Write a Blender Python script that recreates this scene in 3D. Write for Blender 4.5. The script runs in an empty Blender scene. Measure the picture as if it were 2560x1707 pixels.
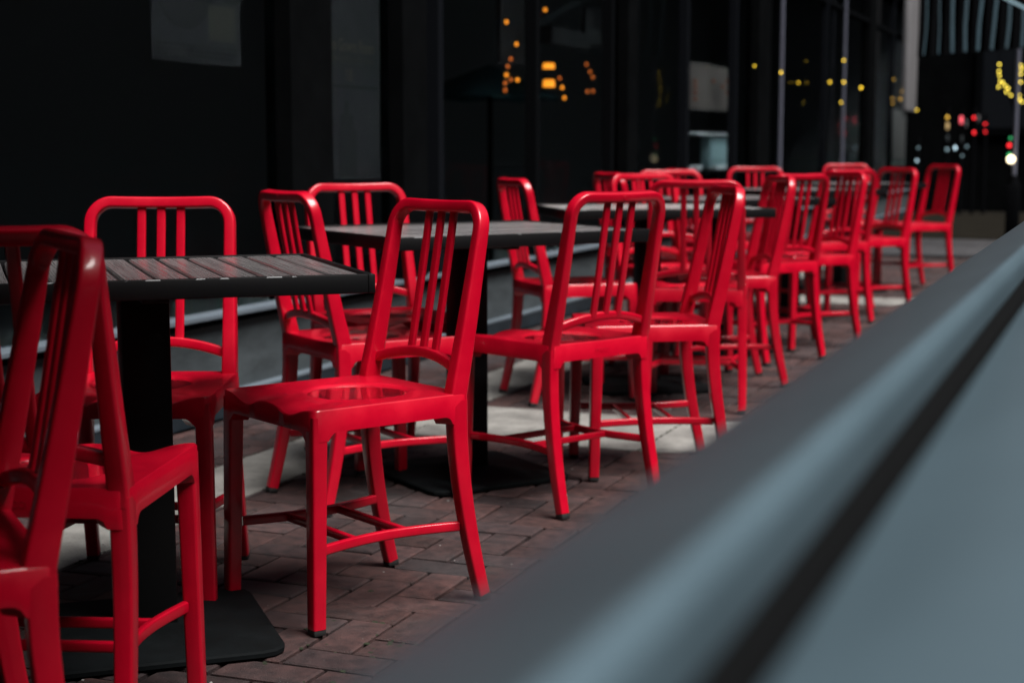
import bpy, bmesh, math, random
from mathutils import Vector, Matrix
random.seed(7)
R = math.radians
sc = bpy.context.scene
C = sc.collection

# ------------------------------------------------------------------ camera, world, sun, exposure
CAM_H = .9782
cam_d = bpy.data.cameras.new('camera'); cam = bpy.data.objects.new('camera', cam_d); C.objects.link(cam)
cam_d.lens = 55; cam_d.sensor_width = 36; cam_d.clip_start = .02; cam_d.clip_end = 600
cam.location = (0, 0, CAM_H)
cam.rotation_euler = (R(90 - 7.0125), 0, R(21.398))
cam_d.dof.use_dof = True; cam_d.dof.focus_distance = 3.0; cam_d.dof.aperture_fstop = 4.0; cam_d.dof.aperture_blades = 0
sc.camera = cam

SUN_EL, SUN_AZ = 61, 112          # azimuth clockwise from +Y
w = bpy.data.worlds.new('World'); sc.world = w; w.use_nodes = True
nt = w.node_tree; bg = nt.nodes['Background']
sky = nt.nodes.new('ShaderNodeTexSky'); sky.sky_type = 'NISHITA'; sky.sun_disc = False
sky.sun_elevation = R(SUN_EL); sky.sun_rotation = R(SUN_AZ); sky.air_density = 1.2; sky.dust_density = 4.0; sky.ozone_density = 1.0
nt.links.new(sky.outputs[0], bg.inputs[0]); bg.inputs[1].default_value = .05
sd = bpy.data.lights.new('sun', 'SUN'); sd.energy = 5.0; sd.angle = R(34); sd.color = (1, .96, .92)
so = bpy.data.objects.new('sun', sd); C.objects.link(so)
dv = Vector((math.sin(R(SUN_AZ)) * math.cos(R(SUN_EL)), math.cos(R(SUN_AZ)) * math.cos(R(SUN_EL)), math.sin(R(SUN_EL))))
so.rotation_euler = dv.to_track_quat('Z', 'Y').to_euler(); so.location = (4, -3, 12)
sc.view_settings.view_transform = 'Standard'; sc.view_settings.look = 'None'
sc.view_settings.exposure = .42; sc.view_settings.gamma = 1
sc.cycles.max_bounces = 8; sc.cycles.diffuse_bounces = 1; sc.cycles.sample_clamp_indirect = 6

# ------------------------------------------------------------------ materials
def srgb(h):
    v = [int(h[i:i+2], 16) / 255 for i in (0, 2, 4)]
    return tuple(x / 12.92 if x <= .04045 else ((x + .055) / 1.055) ** 2.4 for x in v) + (1,)
def mat(name, col, rough=.5, metal=0, spec=.5, emit=None, estr=0, bump=None, var=None, coat=0, rvar=None, trans=0, ior=None):
    m = bpy.data.materials.new(name); m.use_nodes = True
    n = m.node_tree.nodes; l = m.node_tree.links; p = n['Principled BSDF']
    col = tuple(col) + ((1,) if len(col) == 3 else ())
    p.inputs['Base Color'].default_value = col; p.inputs['Roughness'].default_value = rough
    p.inputs['Metallic'].default_value = metal; p.inputs['Specular IOR Level'].default_value = spec
    p.inputs['Coat Weight'].default_value = coat; p.inputs['Coat Roughness'].default_value = .15
    p.inputs['Transmission Weight'].default_value = trans
    if ior: p.inputs['IOR'].default_value = ior
    if emit: p.inputs['Emission Color'].default_value = tuple(emit) + (1,); p.inputs['Emission Strength'].default_value = estr
    tc = n.new('ShaderNodeTexCoord')
    if var:      # (scale, amount, stretch)
        s, a, st = var
        mp = n.new('ShaderNodeMapping'); mp.inputs['Scale'].default_value = st; l.new(tc.outputs['Object'], mp.inputs[0])
        tx = n.new('ShaderNodeTexNoise'); tx.inputs['Scale'].default_value = s; tx.inputs['Detail'].default_value = 8; tx.inputs['Roughness'].default_value = .65
        l.new(mp.outputs[0], tx.inputs[0])
        mr = n.new('ShaderNodeMapRange'); mr.inputs[1].default_value = .3; mr.inputs[2].default_value = .7; mr.inputs[3].default_value = 1 - a; mr.inputs[4].default_value = 1 + a
        l.new(tx.outputs[0], mr.inputs[0])
        mx = n.new('ShaderNodeVectorMath'); mx.operation = 'SCALE'; mx.inputs[0].default_value = col[:3]; l.new(mr.outputs[0], mx.inputs['Scale'])
        l.new(mx.outputs[0], p.inputs['Base Color'])
        if rvar:
            m2 = n.new('ShaderNodeMapRange'); m2.inputs[1].default_value = .3; m2.inputs[2].default_value = .7; m2.inputs[3].default_value = rough - rvar; m2.inputs[4].default_value = rough + rvar
            l.new(tx.outputs[0], m2.inputs[0]); l.new(m2.outputs[0], p.inputs['Roughness'])
    if bump:     # (scale, strength, distance, stretch)
        s, st, d, sc3 = bump
        mp = n.new('ShaderNodeMapping'); mp.inputs['Scale'].default_value = sc3; l.new(tc.outputs['Object'], mp.inputs[0])
        tx = n.new('ShaderNodeTexNoise'); tx.inputs['Scale'].default_value = s; tx.inputs['Detail'].default_value = 6; l.new(mp.outputs[0], tx.inputs[0])
        b = n.new('ShaderNodeBump'); b.inputs['Strength'].default_value = st; b.inputs['Distance'].default_value = d
        l.new(tx.outputs[0], b.inputs['Height']); l.new(b.outputs[0], p.inputs['Normal'])
    return m
I3 = (1, 1, 1)
M = {}
M['red'] = mat('red_paint', (.47, .0002, .016), .40, spec=.25, coat=.7, bump=(420, .10, .0004, I3), var=(11, .12, I3), rvar=.09)
M['rubber'] = mat('black_rubber', (.012, .012, .013), .7)
M['water'] = mat('rain_water', (1, .96, .96), .02, trans=1, ior=1.33)
M['wood'] = mat('black_stained_wood', (.108, .102, .105), .28, spec=.9, ior=1.8, var=(4, .28, (1.2, 60, 10)), rvar=.08, bump=(6, .14, .0005, (1.2, 90, 10)))
M['steel'] = mat('black_powder_coat', (.0035, .0037, .0042), .5, spec=.2, bump=(300, .15, .0004, I3))
M['base'] = mat('dusty_black_iron', (.0035, .0048, .0056), .8, spec=.1, var=(9, .5, I3), bump=(160, .3, .0008, I3))
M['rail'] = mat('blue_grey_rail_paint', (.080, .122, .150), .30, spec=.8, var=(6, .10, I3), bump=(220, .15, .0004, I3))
M['rail_cap'] = mat('shade_toned_rail_paint', (.044, .060, .072), .34, spec=.6, var=(6, .10, I3), bump=(220, .15, .0004, I3))  # rail paint darkened for the dimmer light on the tilted cap
M['rail_dark'] = mat('black_rail_paint_and_shade', (.008, .009, .010), .5, spec=.3)  # also blackens rail sides where the gap lies in shade
M['wall'] = mat('black_painted_wall', (.0034, .0038, .0042), .95, spec=0, var=(3, .3, I3))
M['frame'] = mat('black_window_frame', (.004, .0045, .0052), .9, spec=0)
M['frame2'] = mat('dark_grey_mullion', (.0065, .0075, .0095), .9, spec=.0)
M['bulk'] = mat('grey_bulkhead_panel', (.046, .056, .062), .75, spec=.2, var=(7, .35, (1, .6, 2)), bump=(60, .3, .001, I3))
M['alu'] = mat('brushed_aluminium', (.12, .15, .18), .5, metal=.2, var=(12, .25, (1, .15, 1)))
M['navy'] = mat('dark_navy_plinth', (.012, .018, .024), .55, spec=.3, var=(5, .4, I3))
M['glass'] = mat('storefront_glass', (.55, .6, .62), .015, trans=1, ior=1.025)
M['room'] = mat('dark_interior', (.17, .18, .19), .85, spec=.1)
M['ground'] = mat('dark_bedding', (.016, .015, .014), .95, spec=.1)
M['asphalt'] = mat('asphalt_street', (.05, .052, .056), .8, var=(30, .3, I3), bump=(200, .5, .003, I3))
M['tile'] = mat('far_paving', (.058, .058, .062), .95, spec=0, var=(4, .35, (1, 2, 1)))
M['tan'] = mat('far_plaza', (.012, .011, .009), .95, spec=0, var=(2, .4, (1, 3, 1)))
M['moss'] = mat('joint_moss', (.012, .018, .006), .95, var=(60, .6, I3), bump=(150, 1, .003, I3))
M['bldg'] = mat('dark_brick_facade', (.030, .022, .020), .85, spec=.15, var=(5, .3, I3))
M['pane2'] = mat('dark_window_pane', (.01, .012, .015), .15, spec=.3)
M['teal'] = mat('teal_canvas', (.010, .050, .056), .8, var=(3, .3, I3))
M['tealstripe'] = mat('blue_grey_stripe', (.022, .058, .080), .7, var=(6, .3, (1, 1, .5)))
M['black'] = mat('matt_black', (.004, .0043, .005), .95, spec=0)
M['pole'] = mat('grey_steel_pole', (.14, .15, .20), .45, metal=.2)
M['conc_post'] = mat('pale_column', (.16, .16, .17), .7, var=(2.5, .25, (1, 1, .4)))
M['paper'] = mat('dim_poster_paper', (.026, .028, .031), .7, var=(6, .25, I3))
M['paper2'] = mat('olive_poster_block', (.050, .052, .042), .7)
M['ink'] = mat('poster_ink', (.018, .019, .021), .8)
M['cream'] = mat('beige_reflection', (.13, .115, .105), .8, var=(2, .25, I3))
M['white'] = mat('white_trim', (.82, .88, .92), .5)
M['pink'] = mat('letter_gold', (.085, .082, .062), .7)
def emis(name, col, s): return mat(name, col, .5, emit=col, estr=s)
M['e_orange'] = emis('orange_bulb', (1, .30, .02), 1.7)
M['e_dim'] = emis('dim_orange_bulb', (1, .22, .03), .5)
M['e_yellow'] = emis('yellow_bulb', (1, .66, .04), 3.0)
M['e_dimy'] = emis('dim_yellow_bulb', (.9, .52, .07), .9)
M['e_fairy'] = emis('fairy_bulb', (1, .76, .09), 3.2)
M['e_red'] = emis('red_signal', (1, .02, .03), 1.5)
M['e_pink'] = emis('pink_signal', (1, .12, .16), .9)
M['e_warm'] = emis('warm_white_lamp', (1, .82, .52), 3.5)
M['e_cool'] = emis('cool_white_lamp', (.62, .86, 1), 1.3)
M['e_cooldim'] = emis('dim_cool_lamp', (.30, .45, .52), .35)
M['e_green'] = emis('green_bulb', (.02, .35, .12), 1.0)
M['e_sand'] = emis('sand_sign_glow', (.65, .45, .20), .32)

# brick material: per-brick tint attribute + speckle
def brick_mat():
    m = bpy.data.materials.new('worn_clay_brick'); m.use_nodes = True
    n = m.node_tree.nodes; l = m.node_tree.links; p = n['Principled BSDF']
    at = n.new('ShaderNodeAttribute'); at.attribute_name = 'tint'
    tc = n.new('ShaderNodeTexCoord')
    def noise(s, d=6):
        t = n.new('ShaderNodeTexNoise'); t.inputs['Scale'].default_value = s; t.inputs['Detail'].default_value = d; l.new(tc.outputs['Object'], t.inputs[0]); return t
    a = noise(28, 8); b = noise(420, 3); c = noise(2.2, 5)
    def mr(o, lo, hi, o1, o2):
        r = n.new('ShaderNodeMapRange'); r.inputs[1].default_value = lo; r.inputs[2].default_value = hi; r.inputs[3].default_value = o1; r.inputs[4].default_value = o2; l.new(o, r.inputs[0]); return r.outputs[0]
    def mix(f, x, y, mode='MIX'):
        k = n.new('ShaderNodeMix'); k.data_type = 'RGBA'; k.blend_type = mode
        if isinstance(f, float): k.inputs[0].default_value = f
        else: l.new(f, k.inputs[0])
        for o, i in ((x, 6), (y, 7)):
            if isinstance(o, tuple): k.inputs[i].default_value = o
            else: l.new(o, k.inputs[i])
        return k.outputs[2]
    base = mix(mr(a.outputs[0], .35, .65, 0., 1.), (.026, .018, .019, 1), (.054, .031, .031, 1))
    base = mix(1., base, at.outputs['Color'], 'MULTIPLY')
    base = mix(mr(b.outputs[0], .66, .72, 0., .75), base, (.16, .155, .15, 1))         # pale grit
    base = mix(mr(b.outputs[0], .30, .36, .7, 0.), base, (.012, .010, .010, 1))       # dark pits
    base = mix(mr(c.outputs[0], .52, .68, 0., .55), base, (.045, .043, .045, 1))      # grey dust
    l.new(base, p.inputs['Base Color']); l.new(mr(a.outputs[0], .3, .7, .62, .85), p.inputs['Roughness'])
    p.inputs['Specular IOR Level'].default_value = .3
    bu = n.new('ShaderNodeBump'); bu.inputs['Strength'].default_value = .85; bu.inputs['Distance'].default_value = .003
    ad = n.new('ShaderNodeMath'); ad.operation = 'ADD'; l.new(a.outputs[0], ad.inputs[0]); l.new(b.outputs[0], ad.inputs[1])
    l.new(ad.outputs[0], bu.inputs['Height']); l.new(bu.outputs[0], p.inputs['Normal'])
    return m
M['brick'] = brick_mat()
def conc_mat():
    m = bpy.data.materials.new('pale_concrete_slab'); m.use_nodes = True
    n = m.node_tree.nodes; l = m.node_tree.links; p = n['Principled BSDF']
    tc = n.new('ShaderNodeTexCoord')
    def noise(s, d=6, r=.6):
        t = n.new('ShaderNodeTexNoise'); t.inputs['Scale'].default_value = s; t.inputs['Detail'].default_value = d; t.inputs['Roughness'].default_value = r; l.new(tc.outputs['Object'], t.inputs[0]); return t
    a = noise(5, 8, .7); b = noise(260, 3)
    ra = n.new('ShaderNodeValToRGB'); ra.color_ramp.elements[0].position = .33; ra.color_ramp.elements[0].color = (.11, .108, .103, 1)
    ra.color_ramp.elements[1].position = .62; ra.color_ramp.elements[1].color = (.27, .266, .252, 1); l.new(a.outputs[0], ra.inputs[0])
    rb = n.new('ShaderNodeMapRange'); rb.inputs[1].default_value = .35; rb.inputs[2].default_value = .65; rb.inputs[3].default_value = .72; rb.inputs[4].default_value = 1.12; l.new(b.outputs[0], rb.inputs[0])
    v = n.new('ShaderNodeVectorMath'); v.operation = 'SCALE'; l.new(ra.outputs[0], v.inputs[0]); l.new(rb.outputs[0], v.inputs['Scale'])
    l.new(v.outputs[0], p.inputs['Base Color']); p.inputs['Roughness'].default_value = .8; p.inputs['Specular IOR Level'].default_value = .3
    bu = n.new('ShaderNodeBump'); bu.inputs['Strength'].default_value = .4; bu.inputs['Distance'].default_value = .0015; l.new(b.outputs[0], bu.inputs['Height']); l.new(bu.outputs[0], p.inputs['Normal'])
    return m
M['conc'] = conc_mat()
def chip_mat(name, axis, thr):   # black steel with pale chips along the top edge
    m = mat(name, (.004, .0042, .005), .45, spec=.25)
    n = m.node_tree.nodes; l = m.node_tree.links; p = n['Principled BSDF']
    tc = n.new('ShaderNodeTexCoord'); sp = n.new('ShaderNodeSeparateXYZ'); l.new(tc.outputs['Object'], sp.inputs[0])
    ge = n.new('ShaderNodeNewGeometry'); sn = n.new('ShaderNodeSeparateXYZ'); l.new(ge.outputs['True Normal'], sn.inputs[0])
    def cmp(op, o, v): q = n.new('ShaderNodeMath'); q.operation = op; l.new(o, q.inputs[0]); q.inputs[1].default_value = v; return q.outputs[0]
    t = n.new('ShaderNodeTexNoise'); t.inputs['Scale'].default_value = 38; t.inputs['Detail'].default_value = 6; l.new(tc.outputs['Object'], t.inputs[0])
    acc = None
    for o in (cmp('GREATER_THAN', sp.outputs[2], .742), cmp('LESS_THAN', sp.outputs[axis], thr), cmp('GREATER_THAN', sn.outputs[2], .15), cmp('LESS_THAN', sn.outputs[2], .985), cmp('GREATER_THAN', t.outputs[0], .60)):
        if acc is None: acc = o; continue
        mu = n.new('ShaderNodeMath'); mu.operation = 'MULTIPLY'; l.new(acc, mu.inputs[0]); l.new(o, mu.inputs[1]); acc = mu.outputs[0]
    k = n.new('ShaderNodeMix'); k.data_type = 'RGBA'; l.new(mu.outputs[0], k.inputs[0]); k.inputs[6].default_value = (.004, .0042, .005, 1); k.inputs[7].default_value = (.24, .25, .26, 1)
    l.new(k.outputs[2], p.inputs['Base Color'])
    return m
M['chip'] = chip_mat('chipped_black_steel', 0, -.304)
M['chip2'] = chip_mat('chipped_black_steel_long', 1, -.353)

# ------------------------------------------------------------------ helpers
def tag(o, label=None, cat=None, group=None, kind=None):
    for k, v in (('label', label), ('category', cat), ('group', group), ('kind', kind)):
        if v: o[k] = v
    return o
def empty(name, loc=(0, 0, 0), rz=0):
    o = bpy.data.objects.new(name, None); o.empty_display_size = .1; C.objects.link(o); o.location = loc; o.rotation_euler.z = rz; return o
def obj(name, bm, m, parent=None, smooth=30):
    bmesh.ops.recalc_face_normals(bm, faces=bm.faces)
    me = bpy.data.meshes.new(name); bm.to_mesh(me); bm.free()
    me.materials.append(M[m] if isinstance(m, str) else m)
    if smooth:
        for p in me.polygons: p.use_smooth = True
        me.set_sharp_from_angle(angle=R(smooth))
    o = bpy.data.objects.new(name, me); C.objects.link(o)
    if parent: o.parent = parent
    return o
def box(bm, c, s, bev=0, rz=0, seg=2):
    r = bmesh.ops.create_cube(bm, size=1, matrix=Matrix.Translation(c) @ Matrix.Rotation(rz, 4, 'Z') @ Matrix.Diagonal((s[0], s[1], s[2], 1)))
    if bev:
        es = list({e for v in r['verts'] for e in v.link_edges})
        bmesh.ops.bevel(bm, geom=es, offset=bev, segments=seg, affect='EDGES', profile=.5)
    return bm
def bmb(c, s, bev=0, rz=0): return box(bmesh.new(), c, s, bev, rz)
def rrect(w, d, r, n=3):
    r = min(r, w * .49, d * .49); pts = []
    for cx, cy, a0 in ((1, 1, 0), (-1, 1, 90), (-1, -1, 180), (1, -1, 270)):
        for i in range(n + 1):
            a = R(a0 + 90 * i / n); pts.append((cx * (w / 2 - r) + r * math.cos(a), cy * (d / 2 - r) + r * math.sin(a)))
    return pts
def sweep(bm, P, W, D, dn, r=.005, n=3):
    """rounded rectangle swept along P; width W lies along T x dn, depth D along dn"""
    P = [Vector(p) for p in P]; N = len(P); rings = []
    for i, p in enumerate(P):
        t = (P[min(i + 1, N - 1)] - P[max(i - 1, 0)]).normalized()
        d = Vector(dn[i] if isinstance(dn, list) else dn); d = (d - t * d.dot(t)).normalized(); s = t.cross(d)
        w_ = W[i] if isinstance(W, list) else W; d_ = D[i] if isinstance(D, list) else D
        rings.append([bm.verts.new(p + s * a + d * b) for a, b in rrect(w_, d_, r, n)])
    K = len(rings[0])
    for a, b in zip(rings, rings[1:]):
        for i in range(K): bm.faces.new((a[i], a[(i + 1) % K], b[(i + 1) % K], b[i]))
    bm.faces.new(rings[0][::-1]); bm.faces.new(rings[-1])
    return bm
def cyl(bm, a, b, r, r2=None, n=20):
    a = Vector(a); b = Vector(b); d = b - a
    m = Matrix.Translation((a + b) / 2) @ d.to_track_quat('Z', 'Y').to_matrix().to_4x4()
    bmesh.ops.create_cone(bm, cap_ends=True, segments=n, radius1=r, radius2=r if r2 is None else r2, depth=d.length, matrix=m); return bm
def sph(bm, c, r, n=10, sz=1):
    bmesh.ops.create_uvsphere(bm, u_segments=n * 2, v_segments=n, radius=r, matrix=Matrix.Translation(c) @ Matrix.Diagonal((1, 1, sz, 1))); return bm
def text_mesh(name, body, size, depth, m, parent, mtx):
    cu = bpy.data.curves.new(name, 'FONT'); cu.body = body; cu.size = size; cu.extrude = depth; cu.align_x = 'CENTER'; cu.align_y = 'CENTER'
    tmp = bpy.data.objects.new('t', cu); C.objects.link(tmp); dg = bpy.context.evaluated_depsgraph_get()
    me = bpy.data.meshes.new_from_object(tmp.evaluated_get(dg)); bpy.data.objects.remove(tmp)
    me.transform(mtx); me.materials.clear(); me.materials.append(M[m])
    o = bpy.data.objects.new(name, me); C.objects.link(o); o.parent = parent; return o
def kids(o): return [c for c in bpy.data.objects if c.parent is o]
def copy_tree(o, parent=None):
    c = o.copy(); C.objects.link(c); c.parent = parent
    for ch in kids(o): copy_tree(ch, c)
    return c

# ------------------------------------------------------------------ ground
g = bmesh.new(); box(g, (0, 0, -.07), (600, 600, .1)); tag(obj('ground', g, 'ground', smooth=0), kind='structure')
BANDS = [(4.84, 5.48), (10.02, 10.50)]
def brick_paving(name, regions):
    bm = bmesh.new(); lay = bm.loops.layers.float_color.new('tint'); rnd = random.Random(3); a = .1
    for (x0, x1, y0, y1) in regions:
        for i in range(int(math.floor(x0 / a)) - 2, int(math.ceil(x1 / a)) + 2):
            for j in range(int(math.floor(y0 / a)) - 2, int(math.ceil(y1 / a)) + 2):
                t = (i - j) % 4
                if t == 0: r = (i * a, i * a + 2 * a, j * a, j * a + a)
                elif t == 2: r = (i * a, i * a + a, j * a - a, j * a + a)
                else: continue
                r = (max(r[0] + .024, x0), min(r[1] + .024, x1), max(r[2] + .045, y0), min(r[3] + .045, y1))
                if r[1] - r[0] < .012 or r[3] - r[2] < .012: continue
                gp = .0026 + rnd.random() * .0028; ch = .003 + rnd.random() * .0035
                dz = rnd.uniform(-.0022, .0016); tx = rnd.uniform(-.012, .012); ty = rnd.uniform(-.012, .012)
                ax, bx, ay, by = r[0] + gp, r[1] - gp * rnd.uniform(.6, 1.3), r[2] + gp, r[3] - gp * rnd.uniform(.6, 1.3)
                if bx - ax < .008 or by - ay < .008: continue
                mx, my = (ax + bx) / 2, (ay + by) / 2
                ch = min(ch, (bx - ax) * .3, (by - ay) * .3)
                def z(x, y, o): return dz + o + (x - mx) * tx + (y - my) * ty
                jit = [(rnd.uniform(-.001, .001), rnd.uniform(-.001, .001)) for _ in range(4)]
                cs = [(ax, ay), (bx, ay), (bx, by), (ax, by)]; sg = [(1, 1), (-1, 1), (-1, -1), (1, -1)]
                lo = [bm.verts.new((x + jx, y + jy, -.018)) for (x, y), (jx, jy) in zip(cs, jit)]
                mi = [bm.verts.new((x + jx, y + jy, z(x, y, -.003))) for (x, y), (jx, jy) in zip(cs, jit)]
                tp = [bm.verts.new((x + jx + sx * ch, y + jy + sy * ch, z(x, y, 0))) for (x, y), (jx, jy), (sx, sy) in zip(cs, jit, sg)]
                fs = [bm.faces.new(tp)]
                for k in range(4):
                    q = (k + 1) % 4; fs += [bm.faces.new((mi[k], mi[q], tp[q], tp[k])), bm.faces.new((lo[k], lo[q], mi[q], mi[k]))]
                v = rnd.uniform(.62, 1.42); hue = rnd.uniform(-.12, .20)
                for f in fs:
                    for lp in f.loops: lp[lay] = (v * (1 + hue), v, v * (1 - hue * .4), 1)
    o = obj(name, bm, 'brick', smooth=0); return o
def spans(lo, hi):
    out = []; y = lo
    for a, b in BANDS: out.append((y, a)); y = b
    out.append((y, hi)); return out
YS = -1.2
tag(brick_paving('brick_paving', [(-2.296, .9, a, b) for a, b in spans(YS, 14.55)] + [(-3.03, -2.596, YS, 14.55)]), kind='structure')
bm = bmesh.new()
y = YS
while y < 14.5:                        # strip of slabs along the shopfront
    L = min(.925, 14.55 - y); box(bm, (-2.446, y + L / 2, -.022 + random.uniform(-.001, .001)), (.292, L - .007, .044), .003); y += .925
for a, b in BANDS:                     # slabs across the patio
    x = -2.296
    while x < .9:
        box(bm, (x + .21, (a + b) / 2, -.022 + random.uniform(-.001, .001)), (.413, b - a - .008, .044), .003); x += .42
tag(obj('concrete_paving', bm, 'conc', smooth=0), kind='structure')
bm = bmesh.new()                      # moss and dirt lumps in the slab joints
rm = random.Random(5)
for k in range(700):
    t = rm.random()
    if t < .5: x, y = -2.593 + rm.gauss(0, .003), rm.uniform(0, 11)
    elif t < .62: x, y = -2.298 + rm.gauss(0, .003), rm.uniform(0, 11)
    elif t < .8: x, y = -2.296 + .42 * rm.randint(0, 4) + rm.gauss(0, .002), rm.uniform(4.84, 5.48)
    else: x, y = rm.choice([-1.42, -1.32, -1.22, -1.52]) + rm.gauss(0, .02), 2.75 + rm.gauss(0, .12)
    bmesh.ops.create_icosphere(bm, subdivisions=1, radius=rm.uniform(.002, .0055), matrix=Matrix.Translation((x, y, -.002)) @ Matrix.Diagonal((1.6, 1.6, .6, 1)))
tag(obj('moss', bm, 'moss'), 'thin dark moss growing in the joints of the pale concrete slabs', 'moss', kind='stuff')
bm = bmesh.new(); rg = random.Random(8)
for k in range(300):                   # grit scattered on the paving
    x = rg.uniform(-2.9, -.5); y = rg.uniform(1.6, 7.5) if rg.random() < .8 else rg.uniform(7, 12)
    bmesh.ops.create_icosphere(bm, subdivisions=1, radius=rg.choice([.0010, .0013, .0018, .0026]), matrix=Matrix.Translation((x, y, .0012)) @ Matrix.Rotation(rg.random() * 6, 4, 'Z') @ Matrix.Diagonal((1.4, 1, .7, 1)))
tag(obj('grit', bm, mat('pale_grit', (.30, .29, .28), .8)), 'pale grit and crumbs scattered over the brick paving', 'grit', kind='stuff')
tag(obj('street', bmb((30.95, 100, -.03), (60, 300, .02)), 'asphalt', smooth=0), kind='structure')
bm = bmesh.new(); box(bm, (-1.05, 14.75, -.03), (3.9, .36, .02)); tag(obj('drain_channel', bm, 'black', smooth=0), kind='structure')
bm = bmesh.new(); box(bm, (-1.05, 16.3, -.02), (3.9, 2.7, .04)); tag(obj('far_paving', bm, 'tile', smooth=0), kind='structure')
bm = bmesh.new(); box(bm, (-1.05, 21.6, -.03), (3.9, 7.9, .04)); tag(obj('far_plaza', bm, 'tan', smooth=0), kind='structure')

# ------------------------------------------------------------------ chair
def post_c(z):      # centre line of a back post at height z
    t = (z - .46) / .404
    return -.176 - .084 * (t ** .92 if t > 0 else 0)
BN = Vector((0, .975, .205)).normalized()
def make_chair():
    root = empty('chair')
    # seat: contoured top and apron with fillets into the legs
    bm = bmesh.new(); n = 56; G = []
    def prof(s, t):
        hw = .191 + (.186 - .191) * (1 - t) / 2; y = .189 * (t + 1) / 2 + (-.198) * (1 - t) / 2
        x = s * hw; r = .016
        cx = math.copysign(hw - r, x); cy = .189 - r if t > 0 else -.198 + r
        if abs(x) > hw - r and ((t > 0 and y > cy) or (t < 0 and y < cy)):
            dx, dy = x - cx, y - cy; L = max(abs(dx), abs(dy)); l2 = math.hypot(dx, dy)
            if l2 > 0: x, y = cx + dx * L / l2, cy + dy * L / l2
        return x, y
    def sm(e0, e1, v):
        v = min(1, max(0, (v - e0) / (e1 - e0))); return v * v * (3 - 2 * v)
    for j in range(n + 1):
        row = []
        for i in range(n + 1):
            s, t = 2 * i / n - 1, 2 * j / n - 1; x, y = prof(s * .985, t * .985)
            rr = math.hypot(x, (y + .035) * 1.0)
            z = .460 - .013 * (1 - sm(.092, .118, rr)) - .003 * (1 - sm(.10, .18, rr))
            gr = math.exp(-((abs(x) - .088) / .042) ** 2)
            z -= .015 * gr * sm(.02, .19, y)
            z -= .004 * sm(.10, .19, y) * (1 - sm(.12, .19, abs(x)))
            row.append(bm.verts.new((x, y, z)))
        G.append(row)
    for j in range(n):
        for i in range(n): bm.faces.new((G[j][i], G[j][i + 1], G[j + 1][i + 1], G[j + 1][i]))
    loop = [(i, 0) for i in range(n)] + [(n, j) for j in range(n)] + [(i, n) for i in range(n, 0, -1)] + [(0, j) for j in range(n, 0, -1)]
    outer = []; bot = []; inner = []; itop = []
    for (i, j) in loop:
        s, t = 2 * i / n - 1, 2 * j / n - 1; x, y = prof(s, t); z = G[j][i].co.z
        outer.append(bm.verts.new((x, y, z - .0035)))
        # distance from the nearest corner along the edge
        d = min(abs(.190 - abs(x)), 9) if abs(t) == 1 else min(abs(.189 - y), abs(y + .198))
        if abs(t) == 1 and abs(s) == 1: d = 0
        zn = .043 if (abs(s) == 1 and y < 0) else .038
        zb = .396 if d < zn else (.396 + .017 * math.sqrt(max(0, 1 - (1 - min(1, (d - zn) / .020)) ** 2)))
        bot.append(bm.verts.new((x, y, zb))); ix, iy = x * .84, (y + .004) * .84 - .004
        inner.append(bm.verts.new((ix, iy, zb))); itop.append(bm.verts.new((ix, iy, .438)))
    K = len(loop); top = [G[j][i] for i, j in loop]
    for A, B in ((top, outer), (outer, bot), (bot, inner), (inner, itop)):
        for k in range(K): bm.faces.new((A[k], A[(k + 1) % K], B[(k + 1) % K], B[k]))
    cv = bm.verts.new((0, 0, .438))
    for k in range(K): bm.faces.new((itop[k], itop[(k + 1) % K], cv))
    seat = obj('seat', bm, 'red', root, 42)
    text_mesh('embossed_lettering', 'EMECO', .016, .0006, 'red', seat, Matrix.Translation((0, -.1978, .432)) @ Matrix.Rotation(R(90), 4, 'X'))
    # puddle in the dish
    bm = bmesh.new(); cc = (0, -.035, .4555)
    bmesh.ops.create_cone(bm, cap_ends=True, segments=64, radius1=.107, radius2=.107, depth=.0025, matrix=Matrix.Translation((cc[0], cc[1], cc[2] - .0046)))
    obj('rain_puddle', bm, 'water', seat, 20)
    # back frame: posts and crown as one bent tube
    P = []; W = []; D = []
    zt = .864 - .0125; rc = .050; xb, xt = .1685, .1635
    def bow(x): return -.011 * (1 - (x / .164) ** 2)
    def dep(z): return .043 - .013 * min(1, max(0, (z - .44) / .36))
    def wid(z): return .034 - .008 * min(1, max(0, (z - .44) / .32))
    side = []
    for k in range(15):
        z = .43 + (zt - rc - .43) * k / 14; x = xb + (xt - xb) * k / 14; side.append((x, post_c(z), z))
    arc = []
    for k in range(1, 9):
        a = R(90 * k / 9); x = xt - rc + rc * math.cos(a); z = zt - rc + rc * math.sin(a); arc.append((x, post_c(z) + bow(x), z))
    topl = []
    for k in range(0, 13):
        x = (xt - rc) * (1 - k / 6); topl.append((x, post_c(zt) + bow(x), zt - .002 * (1 - (x / .12) ** 2)))
    P = side + arc + topl + [(-x, y, z) for x, y, z in reversed(arc)] + [(-x, y, z) for x, y, z in reversed(side)]
    W = [wid(p[2]) for p in P]; D = [dep(p[2]) for p in P]
    bm = sweep(bmesh.new(), P, W, D, BN, r=.0055)
    back = obj('back_frame', bm, 'red', root, 35)
    bm = bmesh.new()                   # round emblem pressed into the crown
    yb = post_c(zt) + bow(0)
    cm = Matrix.Translation(Vector((0, yb, zt - .002)) - BN * .0152) @ Vector((0, -1, -.21)).to_track_quat('Z', 'Y').to_matrix().to_4x4()
    for rr in (.0075, .0058):
        bmesh.ops.create_cone(bm, cap_ends=True, segments=28, radius1=rr, radius2=rr * .93, depth=.0014 if rr > .007 else .0022, matrix=cm)
    obj('emblem', bm, 'red', back, 30)
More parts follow.
